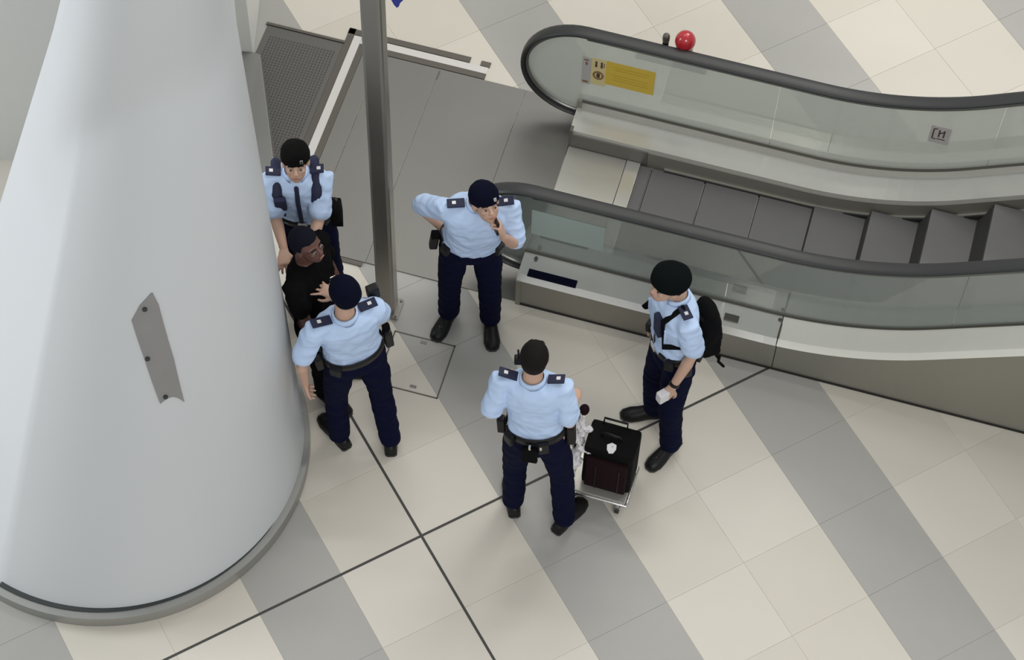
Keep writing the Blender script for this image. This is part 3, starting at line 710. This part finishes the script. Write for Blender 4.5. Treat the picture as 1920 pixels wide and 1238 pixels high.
# officer facing camera half hidden by the column
p1, k1 = person('police officer in black beret facing the camera, half hidden by the column', dict(
    base=(-.74, 1.68, 0), heading=(.1, -1), look=(.12, -1), pitch=-.35, pelvis=(-.77, 1.66, .93), neck=(-.785, 1.62, 1.41), head=(-.77, 1.57, 1.565), shw=.86, wide=.94,
    elL=(-.65, 1.46, 1.16), wrL=(-.685, 1.28, 1.14), hdL=(-.2, -1, -.1), pnL=(0, 0, -1), tsL=-1, elR=(-.90, 1.45, 1.18), wrR=(-.84, 1.27, 1.12), hdR=(.1, -1, -.1), pnR=(0, 0, -1),
    ftL=(-.62, 1.68), ftR=(-.84, 1.70), tdL=(.2, -1), tdR=(-.1, -1)), hatm=mat('beret_black', (.004, .004, .004), .9, spec=.1))
kk = k1
for s in (-1, 1):
    MB().tube([kk['nb']+kk['rr']*s*.11+kk['wv']*.022-kk['fr']*.05, kk['nb']+kk['rr']*s*.115+kk['fr']*.115-kk['wv']*.06, kk['pel']+kk['wv']*.33+kk['rr']*s*.10+kk['fr']*.148, kk['pel']+kk['wv']*.27+kk['rr']*s*.10+kk['fr']*.150], .030, 8, True, (1, .4)).build('vest_strap', EPAU, p1, True)
MB().box(kk['pel']+kk['wv']*.37+kk['rr']*.10+kk['fr']*.15, (.07, .035, .11), kk['TF']).build('chest_radio', EPAU, p1, bevel=.01)
MB().tube([kk['nb']+kk['fr']*.10-kk['wv']*.03, kk['nb']+kk['fr']*.145-kk['wv']*.12, kk['pel']+kk['wv']*.14+kk['fr']*.148], .014, 8, True, (1, .5)).build('tie', EPAU, p1, True)
bb = MB(); bb.ell(kk['pel']-kk['rr']*.18+kk['wv']*.03+kk['fr']*.02, (.055, .075, .10), kk['TF']); bb.box(kk['pel']-kk['rr']*.18-kk['wv']*.03, (.10, .12, .15), kk['TF'])
remesh(bb, 'hip_bag', BLKF, p1, .008, 4)

# the detained man
p6, k6 = person('dark-skinned man in black clothes pressed against the column between two officers', dict(
    base=(-.625, 1.02, 0), heading=(.95, -.35), look=(.85, -.55), pitch=-.3, pelvis=(-.65, 1.03, .90), neck=(-.685, 1.06, 1.36), head=(-.665, 1.05, 1.50), wide=.94, deep=.95, shw=.95,
    elR=(-.70, .84, 1.12), wrR=(-.645, .80, .90), hdR=(.3, .1, -.9), elL=(-.60, 1.22, 1.12), wrL=(-.50, 1.12, .95), hdL=(.5, -.5, -.6),
    ftL=(-.56, 1.10), ftR=(-.62, .93), tdL=(.9, .1), tdR=(.7, -.6)), skin=SKIND, shirt=BLKF, hat=None, officer=False, trous=BLKF, hairm=mat('dark_hair', (.008, .008, .016), .9, bump=.6, bscale=150, spec=.1))

# ------------------------------------------------------------------ luggage trolley, suitcase, bag
TZ = R(-15)
tr = empty('luggage_trolley', (1.07, .37, 0), 'small silver folding luggage trolley carrying the dark suitcase', 'trolley', TZ)
MB().box((0, .02, .115), (.34, .27, .014)).build('platform', STEEL, tr, bevel=.004)
for y in (-.12, .15): MB().tube([(-.18, y, .10), (.18, y, .10)], .010, 8).build('rail', SILVER, tr, True)
MB().tube([(.18, -.12, .10), (.18, .15, .10)], .010, 8).build('rail', SILVER, tr, True)
for x in (-.14, .13):
    for y in (-.11, .13):
        MB().box((x, y, .082), (.022, .045, .045)).build('caster_fork', SILVER, tr, bevel=.004)
        wv = MB().tube([(x-.013, y, .036), (x+.013, y, .036)], .036, 18, False).build('wheel', RUBBER, tr)
        MB().tube([(x-.016, y, .036), (x+.016, y, .036)], .014, 10, False).build('wheel_hub', SILVER, wv)
for y in (-.11, .0, .12): MB().tube([(-.185, y, .10), (-.19, y, .40), (-.205, y, .63)], .009, 8).build('upright', SILVER, tr, True)
for z in (.25, .42, .63): MB().tube([(-.187-(.018 if z > .5 else .003), -.12, z), (-.187-(.018 if z > .5 else .003), .13, z)], .009, 8).build('cross_bar', SILVER, tr, True)
MB().tube([(-.205, -.12, .63), (-.25, -.13, .72), (-.27, -.10, .76), (-.27, .10, .76), (-.25, .13, .72), (-.205, .13, .63)], .010, 8).build('handle_bar', SILVER, tr, True)
MB().tube([(-.27, -.07, .76), (-.27, .07, .76)], .017, 10).build('grip', STEPD, tr, True)
bx_ = MB()
for x in (-.235,):
    for k in range(4): bx_.tube([(x-.05, -.10+k*.07, .44), (x+.045, -.10+k*.07, .46)], .005, 6)
    bx_.tube([(x-.055, -.13, .44), (x-.055, .14, .44), (x-.05, .14, .56), (x-.05, -.13, .56), (x-.055, -.13, .44)], .006, 6)
bx_.build('wire_basket', SILVER, tr)
sc_ = empty('suitcase', (1.085, .39, .124), 'dark maroon and black cabin suitcase standing on the trolley', 'suitcase', TZ)
MB().box((.02, .02, .23), (.30, .20, .44)).build('shell', CASET, sc_, bevel=.022)
MB().box((.02, -.092, .20), (.25, .035, .33)).build('front_pocket', CASE, sc_, bevel=.012)
MB().box((-.04, -.112, .18), (.008, .004, .27)).build('zip', BLK, sc_)
MB().box((.10, -.112, .18), (.008, .004, .27)).build('zip', BLK, sc_)
MB().tube([(-.05, .02, .455), (-.04, .02, .485), (.06, .02, .485), (.07, .02, .455)], .010, 8).build('carry_handle', BLK, sc_, True)
MB().tube([(-.06, .10, .44), (-.06, .11, .50), (.08, .11, .50), (.08, .10, .44)], .007, 8).build('pull_handle', BLK, sc_, True)
MB().tube([(.02, -.04, .452), (.03, -.04, .458)], .004, 6).build('tag_string', BLK, sc_)
tg = MB(); tg.loft([[(.028+.030*math.cos(a)*(1.15 if k % 2 else .9), -.05+.036*math.sin(a), z) for k, a in enumerate([2*PI*i/7 for i in range(7)])] for z in (.452, .460)])
tg.build('luggage_tag', WHITE, sc_)['label'] = 'white paper tag'
pb = empty('plastic_bag', (.90, .40, .45), 'crumpled white plastic bag hanging on the trolley uprights', 'bag', TZ)
bm_ = MB()
rs = random.Random(7)
for k in range(15):
    u = k/14; bm_.ell((.005+rs.uniform(-.018, .022), .10-.21*u, .15-.24*u+rs.uniform(-.012, .012)), (.012+.008*rs.random(), .036, .030+.014*rs.random()), Matrix.Rotation(rs.uniform(-1.2, 1.2), 3, 'Y') @ Matrix.Rotation(rs.uniform(-.9, .9), 3, 'X'))
bm_.ell((.055, -.03, .06), (.045, .020, .010)); bm_.ell((.045, .07, .13), (.03, .022, .018))
remesh(bm_, 'bag_film', WHITE, pb, .005, 1, disp=(.009, 40))
MB().tube([(-.005, .085, .20), (-.012, .10, .235), (.01, .115, .20)], .004, 6).build('bag_handle', WHITE, pb, True)
rb_ = MB().ell((.0, .13, .235), (.030, .034, .034)).build('knob', CASE, pb, True); rb_['label'] = 'dark maroon round knot'
